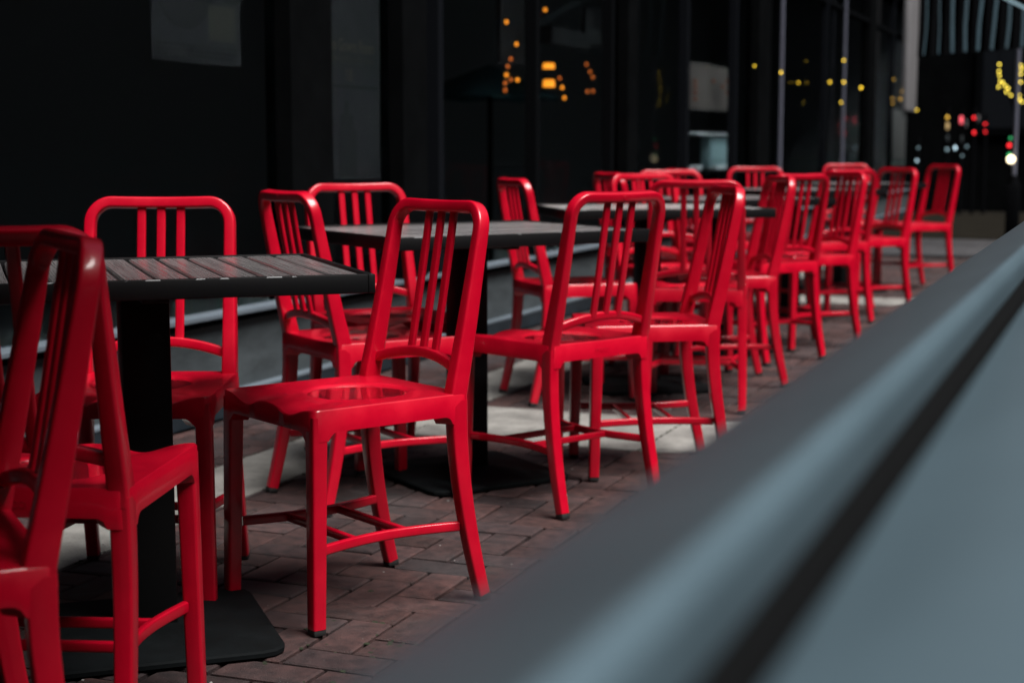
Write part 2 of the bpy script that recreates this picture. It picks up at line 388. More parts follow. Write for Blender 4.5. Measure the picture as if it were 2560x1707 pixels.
    for sx in (-.046, 0, .046):        # three slats
        pts = []
        for k in range(9):
            t = k / 8; z = .527 + t * .312
            pts.append((sx, post_c(z) - .017 + t * .008, z))
        obj('slat', sweep(bmesh.new(), pts, .0205, .0115, BN, r=.004), 'red', root, 35)
    pts = []                           # curved lower back bar
    for k in range(17):
        x = -.158 + .316 * k / 16; q = 1 - (x / .158) ** 2; pts.append((x, post_c(.50) - .004 - .017 * q, .503 + .026 * q))
    obj('lower_back_bar', sweep(bmesh.new(), pts, .023, .017, (0, 1, .1), r=.005), 'red', root, 35)
    for s in (-1, 1):                  # legs
        pts = [(s * (.1725 + .0055 * k / 8), .171 + .010 * k / 8, .445 - .432 * k / 8) for k in range(9)]
        lg = obj('leg', sweep(bmesh.new(), pts, [.0345 - .0045 * k / 8 for k in range(9)], [.035 - .005 * k / 8 for k in range(9)], (0, 1, 0), r=.005), 'red', root, 35)
        obj('rubber_foot', bmb((s * .178, .181, .0075), (.0285, .0285, .015), .003), 'rubber', lg)
        pts = []; Wd = []; Dp = []
        for k in range(17):
            t = k / 16; z = .445 - .432 * t; q = max(0, (t - .12) / .88); pts.append((s * (.1695 + .0095 * t), -.177 - .060 * q ** 1.7, z)); Wd.append(.0335 - .0045 * t); Dp.append(.040 - .011 * t)
        lg = obj('leg', sweep(bmesh.new(), pts, Wd, Dp, (0, 1, 0), r=.005), 'red', root, 35)
        obj('rubber_foot', bmb((s * .179, -.238, .0075), (.0285, .0285, .015), .003), 'rubber', lg)
    def sx_at(t): return .166 - .030 * math.sin(math.pi * t)
    def sy_at(t): return .160 - .345 * t
    for s in (-1, 1):                  # bowed side stretchers
        pts = [(s * sx_at(k / 16), sy_at(k / 16), .168) for k in range(17)]
        obj('stretcher', sweep(bmesh.new(), pts, .021, .0145, (1, 0, 0), r=.004), 'red', root, 35)
    for t in (.29, .66):
        pts = [(-sx_at(t) - .001, sy_at(t), .1675), (0, sy_at(t), .1675), (sx_at(t) + .001, sy_at(t), .1675)]
        obj('stretcher', sweep(bmesh.new(), pts, .0185, .0135, (0, 1, 0), r=.004), 'red', root, 35)
    return root
GC = 'red slat back chairs around the tables'
chairs = [
 (-1.551, 2.963, 149.6, 'sharp red chair in the centre foreground, rainwater pooled in its seat'),
 (-1.497, 1.548, 138.5, 'nearest and most blurred red chair, cut off at the bottom left edge'),
 (-1.640, 2.105, 17.2, 'red chair at the lower left seen from behind, overlapped by the nearest blurred chair'),
 (-2.020, 2.895, 201.7, 'pinkish red chair facing the camera behind the nearest slatted table'),
 (-1.965, 3.938, -36.5, 'red chair at the left corner of the second table, back rising above the near table'),
 (-2.150, 4.420, 230.0, 'red chair facing the camera behind the second table, tucked under its far left side'),
 (-1.488, 4.116, 62.0, 'red chair seen from behind right of the second table, round emblem on its crown'),
 (-1.365, 4.575, 118.8, 'red chair at the far right of the second table turned edge-on, bright right post'),
 (-2.018, 5.828, -49.7, 'red chair at the left corner of the third table, against the dark shopfront'),
 (-1.519, 5.825, 12.7, 'widest red chair back, squarely seen from behind, between two edge-on chairs'),
 (-1.575, 6.385, 120.1, 'red chair edge-on at the right of the third table, directly behind the wide chair back'),
 (-1.860, 6.705, 229.3, 'red chair facing the camera beyond the third table, half hidden by the widest chair back'),
 (-2.104, 7.286, -49.3, 'small red chair at the left corner of the fourth table, leftmost of the distant chairs'),
 (-1.590, 7.255, 56.0, 'red chair seen from behind at the near right of the fourth table'),
 (-1.500, 7.770, 138.0, 'red chair with pale lit post at the far right of the fourth table'),
 (-2.150, 7.820, 206.0, 'red chair facing the camera on the far side of the fourth table'),
 (-2.080, 9.450, 200.0, 'distant pinkish red chair facing the camera beyond the fifth table'),
 (-2.160, 8.720, -42.0, 'distant red chair at the left corner of the fifth table, only its crown in view'),
 (-1.610, 8.940, 46.0, 'distant red chair seen from behind at the near right of the fifth table'),
 (-1.452, 9.370, 138.0, 'distant red chair at the far right of the fifth table'),
 (-1.880, 11.62, 200.0, 'tiny red chair facing the camera at the far side of the last table'),
 (-1.400, 11.30, 134.0, 'last red chair at the right end of the row, standing apart against the black'),
]
proto = make_chair()
for i, (x, y, a, lab) in enumerate(chairs):
    o = proto if i == 0 else copy_tree(proto)
    o.location = (x, y, .002); o.rotation_euler.z = R(a); tag(o, lab, 'chair', GC)

# ------------------------------------------------------------------ tables: local x along the slats
def make_table(LX, LY, pitch, chip='chip'):
    root = empty('table')
    zt = .745; th = .036; fw = .014
    bm = bmesh.new()
    for s in (-1, 1):
        box(bm, (0, s * (LY / 2 - fw / 2), zt - th / 2), (LX, fw, th), .0022)
        box(bm, (s * (LX / 2 - fw / 2), 0, zt - th / 2), (fw, LY - 2 * fw, th), .0022)
    obj('frame', bm, chip, root, 30)
    n = int(round((LY - 2 * fw) / pitch)); p = (LY - 2 * fw) / n
    bm = bmesh.new(); rr = random.Random(n)
    for k in range(n):
        y = -LY / 2 + fw + p * (k + .5); z0 = zt - .0035 + rr.uniform(-.0006, .0006)
        a = len(bm.verts); w2 = p / 2 - .0042; L2 = LX / 2 - fw - .001; N = 14
        rows = []
        for q in range(N + 1):
            x = -L2 + 2 * L2 * q / N; wv = .0004 * math.sin(q / N * 6.28 + k)
            sec = [(-w2, -.016), (-w2, -.003), (-w2 + .003, 0), (0, .0006), (w2 - .003, 0), (w2, -.003), (w2, -.016)]
            rows.append([bm.verts.new((x, y + dy + wv, z0 + dz)) for dy, dz in sec])
        for A, B in zip(rows, rows[1:]):
            for i in range(6): bm.faces.new((A[i], A[i + 1], B[i + 1], B[i]))
            bm.faces.new((A[6], A[0], B[0], B[6]))
        bm.faces.new(rows[0]); bm.faces.new(rows[-1][::-1])
    obj('slatted_top', bm, 'wood', root, 40)
    bm = bmesh.new(); box(bm, (0, 0, .700), (LX * .72, .05, .012), .002); box(bm, (0, 0, .6995), (.05, LY * .72, .011), .002); box(bm, (0, 0, .692), (.22, .22, .004), .001)
    obj('top_bracket', bm, 'steel', root)
    obj('pedestal', bmb((0, 0, .358), (.094, .094, .664), .006), 'steel', root)
    bm = bmesh.new(); hw = .235
    def ring(s, z, rc):
        pts = []
        for cx, cy, a0 in ((1, 1, 0), (-1, 1, 90), (-1, -1, 180), (1, -1, 270)):
            for k in range(4): a = R(a0 + 30 * k); pts.append(bm.verts.new((cx * (s - rc) + rc * math.cos(a), cy * (s - rc) + rc * math.sin(a), z)))
        return pts
    rg_ = [ring(hw, .004, .05), ring(hw, .012, .05), ring(hw - .004, .016, .048), ring(.07, .030, .012), ring(.055, .034, .010)]
    for A, B in zip(rg_, rg_[1:]):
        for k in range(16): bm.faces.new((A[k], A[(k + 1) % 16], B[(k + 1) % 16], B[k]))
    bm.faces.new(rg_[0][::-1]); bm.faces.new(rg_[-1])
    obj('floor_plate', bm, 'base', root, 25)
    return root
def place_table(t, c, d, lab):
    t.location = (c[0], c[1], .001); t.rotation_euler.z = math.atan2(d[1], d[0]); tag(t, lab, 'table', 'slatted black tables in a row')
t1 = make_table(.617, .79, .0655)
place_table(t1, (-1.805, 2.603), (-.655, .757), 'nearest black slatted table with wide gaps between slats, left of the central red chair')
t2 = make_table(.848, .716, .0655, 'chip2')         # slats run the long way
place_table(t2, (-1.821, 4.277), (.601, .80), 'second black slatted table with chipped white edge, behind the central red chair')
def rot(d, a): a = R(a); return (d[0] * math.cos(a) - d[1] * math.sin(a), d[0] * math.sin(a) + d[1] * math.cos(a))
for c, a, lab in (((-1.828, 6.188), -21.4, 'third black slatted table, its pale top seen through the emblem chair'),
                  ((-1.836, 7.440), 0, 'fourth black slatted table, between the wide chair back and the edge-on chair'),
                  ((-1.847, 9.227), 0, 'fifth black slatted table, only its dark right corner between distant chairs'),
                  ((-1.822, 10.93), 0, 'last black slatted table, a thin dark line behind the distant chairs')):
    place_table(copy_tree(t2), c, rot((.601, .80), a), lab)

# ------------------------------------------------------------------ railing between patio and street
rail = empty('railing', (-.12, 3, 0)); tag(rail, 'out of focus blue grey metal railing running beside the camera along the right', 'railing')
def rb(name, bm, m, par=rail):
    o = obj(name, bm, m, par, 30); o.location = (.12, -3, 0); return o
Y0, Y1 = -1.5, 13.0; YC, YL = (Y0 + Y1) / 2, Y1 - Y0
def extr(sec):     # extrude a section (x, z) along Y
    bm = bmesh.new(); A = [bm.verts.new((x, Y0, z)) for x, z in sec]; B = [bm.verts.new((x, Y1, z)) for x, z in sec]; n = len(sec)
    for i in range(n): bm.faces.new((A[i], A[(i + 1) % n], B[(i + 1) % n], B[i]))
    bm.faces.new(A[::-1]); bm.faces.new(B); return bm
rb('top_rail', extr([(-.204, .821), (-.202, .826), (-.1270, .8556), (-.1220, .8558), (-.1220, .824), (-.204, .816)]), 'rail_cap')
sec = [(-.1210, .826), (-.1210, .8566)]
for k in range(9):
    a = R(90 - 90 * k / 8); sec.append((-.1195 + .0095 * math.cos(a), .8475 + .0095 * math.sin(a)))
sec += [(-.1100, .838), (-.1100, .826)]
rb('bright_edge', extr(sec), 'rail')  # paler strip paints in the highlight along the rail's ridge
rb('shade_strip', bmb((-.1515, YC, .800), (.079, YL, .0395)), 'rail_dark')  # blackened side face, the gap's shade put into its colour
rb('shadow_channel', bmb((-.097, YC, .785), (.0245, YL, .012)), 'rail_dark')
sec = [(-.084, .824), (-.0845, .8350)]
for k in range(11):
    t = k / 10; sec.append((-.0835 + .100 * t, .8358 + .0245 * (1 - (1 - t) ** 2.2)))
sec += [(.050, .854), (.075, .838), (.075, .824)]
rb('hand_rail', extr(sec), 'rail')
rb('shade_strip', bmb((-.0055, YC, .808), (.156, YL, .032)), 'rail_dark')  # black in place of the shade below the hand rail
rb('bottom_rail', bmb((-.138, YC, .12), (.04, YL, .04), .004), 'rail_dark')
y = Y0 + .1
while y < Y1:
    bm = bmesh.new(); box(bm, (-.138, y, .40), (.05, .05, .79), .004); box(bm, (-.138, y, .008), (.12, .12, .012), .002); box(bm, (-.05, y, .78), (.19, .04, .035), .003)
    rb('post', bm, 'rail_dark'); y += 1.8
y = Y0 + .2; k = 0
while y < Y1 - .1 and k < 99:
    if abs((y - Y0 - .1) % 1.8) > .06: rb('baluster', cyl(bmesh.new(), (-.138, y, .14), (-.138, y, .80), .008, n=8), 'rail_dark'); k += 1
    y += .1475

# ------------------------------------------------------------------ shopfront on the left
X = -3.10
shop = empty('shopfront', (X, 8, 0)); tag(shop, 'long black shopfront with dark glass along the left side of the patio', 'building')
def sp(name, bm, m, par=None, sm=0):
    o = obj(name, bm, m, par or shop, sm); o.location = (-X, -8, 0) if par is None else (0, 0, 0); return o
SY0, SY1 = -4, 24.6; SL = SY1 - SY0; SC = (SY0 + SY1) / 2
sp('plinth', bmb((X + .012, SC, .035), (.06, SL, .076)), 'navy')
sp('plinth_trim', bmb((X + .012, SC, .079), (.066, SL, .012), .002), 'alu')
sp('bulkhead', bmb((X - .03, SC, .225), (.06, SL, .28)), 'bulk')
sp('sill', bmb((X - .005, SC, .3745), (.11, SL, .018), .003), 'alu')
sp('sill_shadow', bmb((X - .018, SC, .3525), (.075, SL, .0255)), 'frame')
sp('header', bmb((X - .06, SC, 3.4), (.20, SL, .8)), 'wall')
sp('upper_wall', bmb((X - .25, SC, 8.4), (.5, SL, 9.2)), 'bldg')
# bulkhead pilasters and window mullions at the spacing of the photograph
piers = [(-1.2, .5), (1.6, .42), (5.62, .34), (6.60, .26), (10.0, .22), (14.0, .5), (20.3, .5)]
for y, wd in piers:
    sp('pier', bmb((X - .02, y, 1.69), (.12, wd, 2.62), .004), 'wall')
mull = [(.2, 'frame'), (3.6, 'frame'), (6.90, 'frame2'), (8.22, 'frame'), (9.58, 'frame'), (11.4, 'frame2'), (12.95, 'frame2'), (17.13, 'frame2'), (22.2, 'frame2')]
for y, m in mull:
    sp('mullion', bmb((X, y, 1.69), (.07, .055, 2.62), .003), m)
for y in (14.77, 18.24): sp('mullion', bmb((X + .03, y, 1.69), (.028, .028, 2.62), .003), 'pole')
ys = sorted([SY0] + [p[0] for p in piers] + [m_[0] for m_ in mull] + [14.77, 18.24, SY1])
for a, b in zip(ys, ys[1:]):
    if b - a < .4: continue
    sp('pane', bmb((X - .035, (a + b) / 2, 1.69), (.006, b - a - .02, 2.615)), 'glass')
sp('transom', bmb((X - .005, SC, 2.55), (.06, SL, .05), .003), 'frame')
# room behind the glass
bm = bmesh.new(); box(bm, (X - 3.2, SC, 1.7), (.1, SL, 3.4)); box(bm, (X - 1.65, SY0, 1.7), (3.1, .1, 3.4)); box(bm, (X - 1.65, SY1, 1.7), (3.1, .1, 3.4))
sp('interior_wall', bm, 'room'); sp('interior_floor', bmb((X - 1.65, SC, .02), (3.05, SL - .1, .04)), 'room'); sp('interior_ceiling', bmb((X - 1.68, SC, 3.46), (3.0, SL - .1, .1)), 'room')

# posters stuck behind the glass
po = empty('poster', (X - .05, 4.885, 2.1)); tag(po, 'dim rectangular poster with lines of small print, upper left behind the glass', 'poster')
def pp(name, y0, y1, z0, z1, m, par, th=.003, dx=0):
    o = obj(name, bmb((dx, (y0 + y1) / 2 - par.location.y, (z0 + z1) / 2 - par.location.z), (th, y1 - y0, z1 - z0)), m, par, 0); return o
pp('sheet', 4.64, 5.22, 1.285, 2.10, 'paper', po)
pp('picture_block', 5.00, 5.18, 1.37, 1.50, 'paper2', po, .001, .003)
bm = bmesh.new(); rr = random.Random(2)
for k in range(3):
    y = 4.66
    while y < 5.17:
        L = rr.uniform(.012, .034); box(bm, (.0026, y + L / 2 - 4.885, 1.345 - k * .019 - 2.1), (.001, L, .009)); y += L + .007
obj('print_lines', bm, 'ink', po, 0)
bm = bmesh.new(); cyl(bm, (.0022, -.04, -.50), (.0030, -.04, -.50), .20, n=40); cyl(bm, (.0022, .27, -.42), (.003, .27, -.42), .17, n=40)
obj('round_motif', bm, 'ink', po, 0)
ps = empty('poster', (X - .05, 6.1, 1.6)); tag(ps, 'tall dim poster with script lettering above a tower silhouette, behind the glass', 'poster')
pp('sheet', 5.83, 6.40, .85, 1.98, 'paper', ps)
pp('tower_silhouette', 6.01, 6.17, .86, 1.06, 'ink', ps, .001, .003)
pp('tower_silhouette', 6.02, 6.14, 1.06, 1.125, 'ink', ps, .001, .003)
pp('tower_silhouette', 6.06, 6.10, 1.125, 1.18, 'ink', ps, .001, .003)
pp('fold_shadow', 5.84, 6.39, 1.235, 1.25, 'ink', ps, .001, .003)
text_mesh('script_lettering', 'Seven Gowns Room', .075, .0008, 'pink', ps, Matrix.Translation((.003, .0, -.185)) @ Matrix.Rotation(R(90), 4, 'Z') @ Matrix.Rotation(R(90), 4, 'X') @ Matrix.Diagonal((.80, 1, 1, 1)))
text_mesh('small_lettering', 'on the rooftop of the hotel', .040, .0008, 'paper2', ps, Matrix.Translation((.003, .02, -.24)) @ Matrix.Rotation(R(90), 4, 'Z') @ Matrix.Rotation(R(90), 4, 'X'))
text_mesh('numeral', '18', .075, .0008, 'pink', ps, Matrix.Translation((.003, .0, -.31)) @ Matrix.Rotation(R(90), 4, 'Z') @ Matrix.Rotation(R(90), 4, 'X'))

# ray helper: where the view ray through a photo point (2352 px wide frame) meets a real wall plane
fx = Vector((-math.sin(R(21.398)) * math.cos(R(7.0125)), math.cos(R(21.398)) * math.cos(R(7.0125)), -math.sin(R(7.0125))))
rx = Vector((math.cos(R(21.398)), math.sin(R(21.398)), 0)); ux = rx.cross(fx)
def hit(u, v, x=None, y=None):
    d = fx + rx * ((u - 1176) / 3593.3) - ux * ((v - 784) / 3593.3)
    t = (x / d.x) if x is not None else (y / d.y)
    return Vector((0, 0, CAM_H)) + d * t
# things inside the shop
def slab(name, u0, v0, u1, v1, x, m, lab, cat, th=.03):
    a = hit(u0, v1, x=x); b = hit(u1, v0, x=x)
    o = obj(name, bmb((0, 0, 0), (th, abs(b.y - a.y), abs(b.z - a.z))), m, None, 0); o.location = (x, (a.y + b.y) / 2, (a.z + b.z) / 2); return tag(o, lab, cat)
slab('wall_panel', 1144, -60, 1203, 145, -3.9, 'paper', 'tall grey panel hanging inside the shop behind the orange bulbs', 'panel')
slab('wall_panel', 1340, 28, 1386, 101, -3.9, 'paper', 'short grey panel inside the shop above the two orange lamps', 'panel')
slab('wall_shelf', 1249, 80, 1339, 101, -3.9, 'paper', 'low grey shelf front beside the short grey panel inside the shop', 'shelf', .12)
pb = slab('reflected_panel', 1580, 158, 1671, 250, -3.3, 'cream', 'beige panel with faint orange dots standing in for a reflection in the middle shop window', 'reflection')  # built in place of a reflection in the window glass
# canopy inside, built in place of an umbrella reflected in the glass
a = hit(1012, 224, x=-4.6); b = hit(1195, 224, x=-4.6); c = hit(1125, 148, x=-4.6)
bm = bmesh.new(); N = 8
ap = bm.verts.new((-4.6, c.y, c.z)); rim = []
for k in range(N * 4):
    an = 2 * math.pi * k / (N * 4); rim.append(bm.verts.new((-4.6 + .55 * math.cos(an), (a.y + b.y) / 2 + (b.y - a.y) / 2 * math.sin(an), a.z + .02 * abs(math.sin(an * N / 2)))))
for k in range(len(rim)): bm.faces.new((ap, rim[k], rim[(k + 1) % len(rim)]))
um = empty('added_parasol', (-4.6, c.y, 0)); tag(um, 'dark teal canopy standing in for an umbrella reflected in the shop glass, left of the orange bulbs', 'added_parasol')
o = obj('canopy', bm, 'teal', um, 25); o.location = (4.6, -c.y, 0)
o = obj('pole', cyl(bmesh.new(), (0, 0, 0), (0, 0, c.z - .02), .02), 'black', um)
# solid shapes built in place of a van windscreen reflected in the glass
vp = hit(1626, 350, x=-3.32); vk = (hit(1672, 350, x=-3.32).y - hit(1580, 350, x=-3.32).y)
cab = empty('van_reflection', (-3.32, vp.y, 0)); tag(cab, 'white rimmed teal shape standing in for a van windscreen reflected in the middle shop window', 'display case')
zt_, zb_ = hit(1626, 312, x=-3.32).z, hit(1626, 384, x=-3.32).z
o = obj('windscreen_body', bmb((-.02, vk * .22, (zt_ + zb_) / 2), (.09, vk * .46, zt_ - zb_), .012), mat('pale_teal_glass', (.40, .62, .66), .5), cab); o['label'] = 'pale teal glass front'
obj('windscreen_trim', bmb((0, 0, zt_ + .012), (.11, vk * .86, .022), .006), 'white', cab); obj('windscreen_foot', bmb((.02, vk * .2, zb_ - .005), (.10, vk * .36, .035), .006), 'white', cab)
obj('windscreen_foot', bmb((.02, -vk * .4, zb_ - .002), (.10, vk * .14, .04), .01), 'white', cab); obj('windscreen_stand', bmb((-.02, 0, (zb_ - .03) / 2), (.08, vk * .4, zb_ - .06)), 'black', cab)

def bulb(u, v, x, r, m, lab, grp, y=None, name='hanging_bulb'):
    p = hit(u, v, x=x, y=y)
    root = empty(name, p); tag(root, lab, 'bulb', grp)
    obj('bulb', sph(bmesh.new(), (0, 0, 0), r, 8, 1.15), m, root); obj('socket', cyl(bmesh.new(), (0, 0, r * 1.0), (0, 0, r * 1.9), r * .4, n=10), 'black', root)
    return root
ORB = [(1163, 51, 1), (1252, 23, 1), (1186, 102, 1), (1173, 136, 0), (1166, 153, 0), (1163, 172.5, 1), (1173, 183, 0), (1188.5, 184, 1), (1160, 191, 0), (1160, 208, 0), (1285, 180, 0), (1291, 201.6, 1), (1296, 225, 1), (1347, 148.5, 0), (1355, 165, 0), (1361, 178, 0), (1349, 211, 0), (1361.6, 210, 0)]
olab = ['upper orange bulb over the grey panel inside the shop', 'topmost orange bulb inside the shop, alone at the frame top', 'orange bulb at the foot of the tall grey panel, highest of the curved string', 'second orange bulb down the curved string inside the shop', 'third orange bulb down the curved string inside the shop', 'bright fourth orange bulb down the curved string', 'dim orange bulb between the string and the bright outlying bulb', 'bright orange bulb right of the curved string', 'second lowest orange bulb of the curved string', 'lowest faint orange bulb of the curved string', 'faint orange bulb just right of the two orange lamps', 'middle orange bulb below right of the two lamps', 'lowest orange bulb below right of the two lamps', 'topmost dim orange bulb of the right hand group', 'second dim orange bulb of the right hand group', 'third dim orange bulb of the right hand group', 'lower left dim orange bulb of the right hand pair', 'lower right dim orange bulb of the right hand pair']
for (u, v, br), lb in zip(ORB, olab): bulb(u, v, -3.6, .011, 'e_orange' if br else 'e_dim', lb, 'orange bulbs inside the shop')
for u, v, h_, lb in ((1260, 152, .034, 'upper of two glowing orange drum lamps inside the shop'), (1260.5, 192, .046, 'lower of two glowing orange drum lamps inside the shop')):
    p = hit(u, v, x=-3.6); L = empty('drum_lamp', p); tag(L, lb, 'lamp', 'orange drum lamps')
    obj('lamp_shade', cyl(bmesh.new(), (0, 0, -h_ / 2), (0, 0, h_ / 2), .040, .036, 24), 'e_orange', L); obj('lamp_cap', cyl(bmesh.new(), (0, 0, h_ / 2), (0, 0, h_ / 2 + .012), .03, n=16), 'black', L)
for (u, v) in ((1594, 188), (1594, 200), (1594, 213), (1594, 228), (1636, 187), (1657, 200), (1668, 188), (1668, 214)):
    p = hit(u, v, x=-3.27); o = obj('painted_dot', bmb((.04, p.y - pb.location.y, p.z - pb.location.z), (.03, .05, .03), .012), mat('rust_dot', (.28, .10, .06), .7), pb)
YB = [(1733, 152, 1, 5.5), (1794, 167, 1, 8), (1834, 190.5, 1, 5), (1906, 189, 1, 7), (1938, 139, 1, 6.5), (1938, 189, 1, 7.5), (1932, 235.5, 1, 6), (1978, 202, 1, 8), (2053, 183, 0, 5), (2071, 210, 0, 5), (2050, 226, 0, 5), (2050, 238, 0, 5), (2068, 228, 0, 7), (2105.7, 253, 1, 6), (2178, 213, 0, 4)]
ylab = ['leftmost yellow bulb, left of the tall grey mullion', 'large yellow bulb touching the tall grey mullion', 'yellow bulb right of the tall grey mullion, hanging lower', 'yellow bulb just left of the second grey mullion', 'highest yellow bulb beside the second grey mullion', 'large yellow bulb on the second grey mullion', 'lowest yellow bulb beside the second grey mullion', 'large yellow bulb well right of the second grey mullion', 'dim yellow bulb highest beside the pale column', 'dim yellow bulb against the left edge of the pale column', 'dim yellow bulb left of the pale column, upper of a pair', 'dim yellow bulb left of the pale column, lower of a pair', 'larger dim yellow bulb at the foot of the pale column', 'yellow bulb just below the pale column', 'faint lone yellow bulb under the striped awning']
for (u, v, br, r), lb in zip(YB, ylab):
    X_ = -2.93; d = hit(u, v, x=X_); dist = d.y; bulb(u, v, X_, r * .55 * dist / 3593 * .5, 'e_yellow' if br else 'e_dimy', lb, 'yellow bulbs along the shopfront')
# pale slab in place of a reflected pillar, and a strip, at the far end
p0 = hit(2075, 253, x=-2.95); p1 = hit(2099, 253, x=-2.95)
o = obj('pillar_reflection', bmb((0, 0, 1.6), (.06, p1.y - p0.y, 3.2), .01), 'conc_post'); o.location = (-2.95, (p0.y + p1.y) / 2, p0.z); tag(o, 'pale grey slab standing in for a pillar reflected at the far end of the shopfront', 'banner')
p0 = hit(2047, 370, x=-2.99); p1 = hit(2073, 370, x=-2.99)
o = obj('grey_panel', bmb((0, 0, .34), (.04, p1.y - p0.y, .68), .01), mat('dark_grey_green_panel', (.022, .028, .030), .7)); o.location = (-2.98, (p0.y + p1.y) / 2, p0.z + .01); tag(o, 'grey green panel below the dim yellow bulbs at the end of the shopfront', 'panel')

# ------------------------------------------------------------------ far end of the street
end = empty('end_building', (0, 26, 0)); tag(end, 'black building closing the far end of the street', 'building')
obj('wall', bmb((8, 1, 6.5), (50, 2, 13)), 'wall', end, 0)
for k in range(7): fr = obj('window', bmb((-1.5 + k * 2.6, -.03, 2.2), (1.6, .08, 2.0)), 'frame', end, 0); obj('pane', bmb((-1.5 + k * 2.6, -.075, 2.2), (1.4, .02, 1.8)), 'pane2', fr, 0)
# striped awning
AY = 16.0; x0 = hit(2108, 100, y=AY).x; x1 = x0 + 1.95; zl = hit(2124, 131, y=AY).z; zr = hit(2346, 113, y=AY).z
aw = empty('awning', (x0, AY, zl)); tag(aw, 'dark awning valance with vertical blue grey stripes at the upper right', 'awning')
nf = 14; wv = (hit(2346, 100, y=AY).x - hit(2123.5, 100, y=AY).x) / 7; slope = (zr - zl) / (7 * wv)
bm = bmesh.new(); seg = 8; rows = []
for i in range(nf * seg + 1):
    x = i / seg * wv; yv = .035 * math.cos(2 * math.pi * i / seg)
    rows.append([bm.verts.new((x, -yv + k * .05, slope * x + k * .24)) for k in range(6)] + [])
for A, B in zip(rows, rows[1:]):
    for k in range(5): bm.faces.new((A[k], B[k], B[k + 1], A[k + 1]))
vl = obj('valance', bm, 'black', aw, 60)
for i in range(nf):
    x = (i + .5) * wv; br = 1 if i > 3 else .3
    bm = bmesh.new(); pts = [(x + .012 * math.sin(k * 1.3 + i), .038 - .075 + k * .05, slope * x + k * .24 + .01) for k in range(6)]
    for q in range(len(pts)): pts[q] = (pts[q][0], pts[q][1] - .006, pts[q][2])
    sweep(bm, pts, .030 if i > 1 else .014, .008, (0, 1, 0), r=.003)
    obj('stripe', bm, 'tealstripe', aw, 40)
obj('front_bar', cyl(bmesh.new(), (0, .3, 1.25), (x1 - x0, .3, 1.25 + slope * (x1 - x0)), .03), 'black', aw)
obj('support_post', cyl(bmesh.new(), (x1 - x0, .3, -zl), (x1 - x0, .3, 1.3 + slope * (x1 - x0)), .04), 'black', aw)
# slanting sign with red letters
s0 = hit(2300, -6, y=14.5); s1 = hit(2372, 30, y=14.5)
sg = empty('sign_board', s0); tag(sg, 'slanting teal edged sign with red letters at the top right corner', 'sign')
dx, dz = s1.x - s0.x, s1.z - s0.z
an = math.atan2(dz, dx); Ls = math.hypot(dx, dz) + .5
def sgo(name, bm, m):
    o = obj(name, bm, m, sg, 0); o.rotation_euler.y = -an; return o
sgo('board', bmb((Ls / 2 - .1, .03, .22), (Ls + .2, .05, .42)), 'black'); sgo('bright_edge', bmb((Ls / 2 - .1, 0, .006), (Ls + .2, .10, .018)), 'e_cooldim')
for x in (.19, .25, .31, .36, .42): sgo('letter_stroke', bmb((x, -.01, .09 + .05), (.018 if x < .3 else .022, .02, .13), .003, 0), 'e_pink')
obj('hanger', cyl(bmesh.new(), (.05, .03, .3), (.05, .03, 2.6), .012), 'black', sg); obj('hanger', cyl(bmesh.new(), (Ls - .1, .03, .1), (Ls - .1, .03, 2.6), .012), 'black', sg)

# lamp post with little lights
LP = hit(2323, 552, y=17.6); lp = empty('lamp_post', (LP.x, 17.6, 0)); tag(lp, 'black lamp post on the far paving with small coloured lights on its pole', 'lamp post')
obj('base', bmb((0, 0, .30), (.14, .14, .60), .01), 'black', lp); obj('collar', cyl(bmesh.new(), (0, 0, .6), (0, 0, .70), .06, .035), 'black', lp)
pz = hit(2322, 250, y=17.6).z
obj('pole', cyl(bmesh.new(), (0, 0, .70), (0, 0, 2.9), .022), 'pole', lp)
for u, v, r, m, nm in ((2322, 366, .040, 'e_warm', 'warm_lamp'), (2318, 356, .02, 'e_green', 'green_light'), (2318, 334.5, .020, 'e_red', 'red_light'), (2321, 318, .014, 'e_green', 'green_light')):
    q = hit(u, v, y=17.5); obj(nm, sph(bmesh.new(), (q.x - LP.x, q.y - 17.6, q.z), r), m, lp)
obj('lantern', bmb((0, 0, 3.05), (.2, .2, .3), .03), 'pole', lp)
# bare tree wrapped in fairy lights, beside the lamp post
TX = hit(2352, 200, y=17.9); tr = empty('tree', (TX.x - .12, 17.9, 0)); tag(tr, 'thin dark street tree with branches wound in yellow fairy lights, far right', 'tree')
def tv(u, v): q = hit(u, v, y=17.85); return Vector((q.x - (TX.x - .12), 0, q.z))
bm = bmesh.new(); b0 = tv(2334, 260)
cyl(bm, (b0.x, 0, 0), b0, .035, .028, 10); cyl(bm, b0, tv(2318, 215), .026, .016, 8); cyl(bm, tv(2318, 215), tv(2298, 190), .016, .012, 8); cyl(bm, tv(2298, 190), tv(2297, 130), .012, .006, 8)
cyl(bm, b0, tv(2343, 200), .026, .016, 8); cyl(bm, tv(2343, 200), tv(2347, 130), .016, .007, 8); cyl(bm, b0, tv(2375, 190), .02, .01, 8)
cyl(bm, tv(2297, 130), tv(2280, 60), .006, .003, 6); cyl(bm, tv(2347, 130), tv(2356, 60), .007, .003, 6); cyl(bm, tv(2375, 190), tv(2400, 90), .01, .004, 6)
obj('trunk', bm, 'black', tr)
FL = [(1560, 975), (1553, 1080), (1560, 1145), (1570, 1235), (1610, 1245), (1548, 1315), (1648, 1298), (1695, 1335), (1665, 1390), (1735, 1440), (1880, 985), (1890, 1040), (1882, 1120), (1850, 1200), (1880, 1240), (1850, 1285), (1860, 1440), (1865, 1510), (1900, 1540)]
fl = empty('fairy_lights', (TX.x - .12, 17.85, 0)); tag(fl, 'bright yellow fairy lights strung in a V on the far right tree', 'string lights')
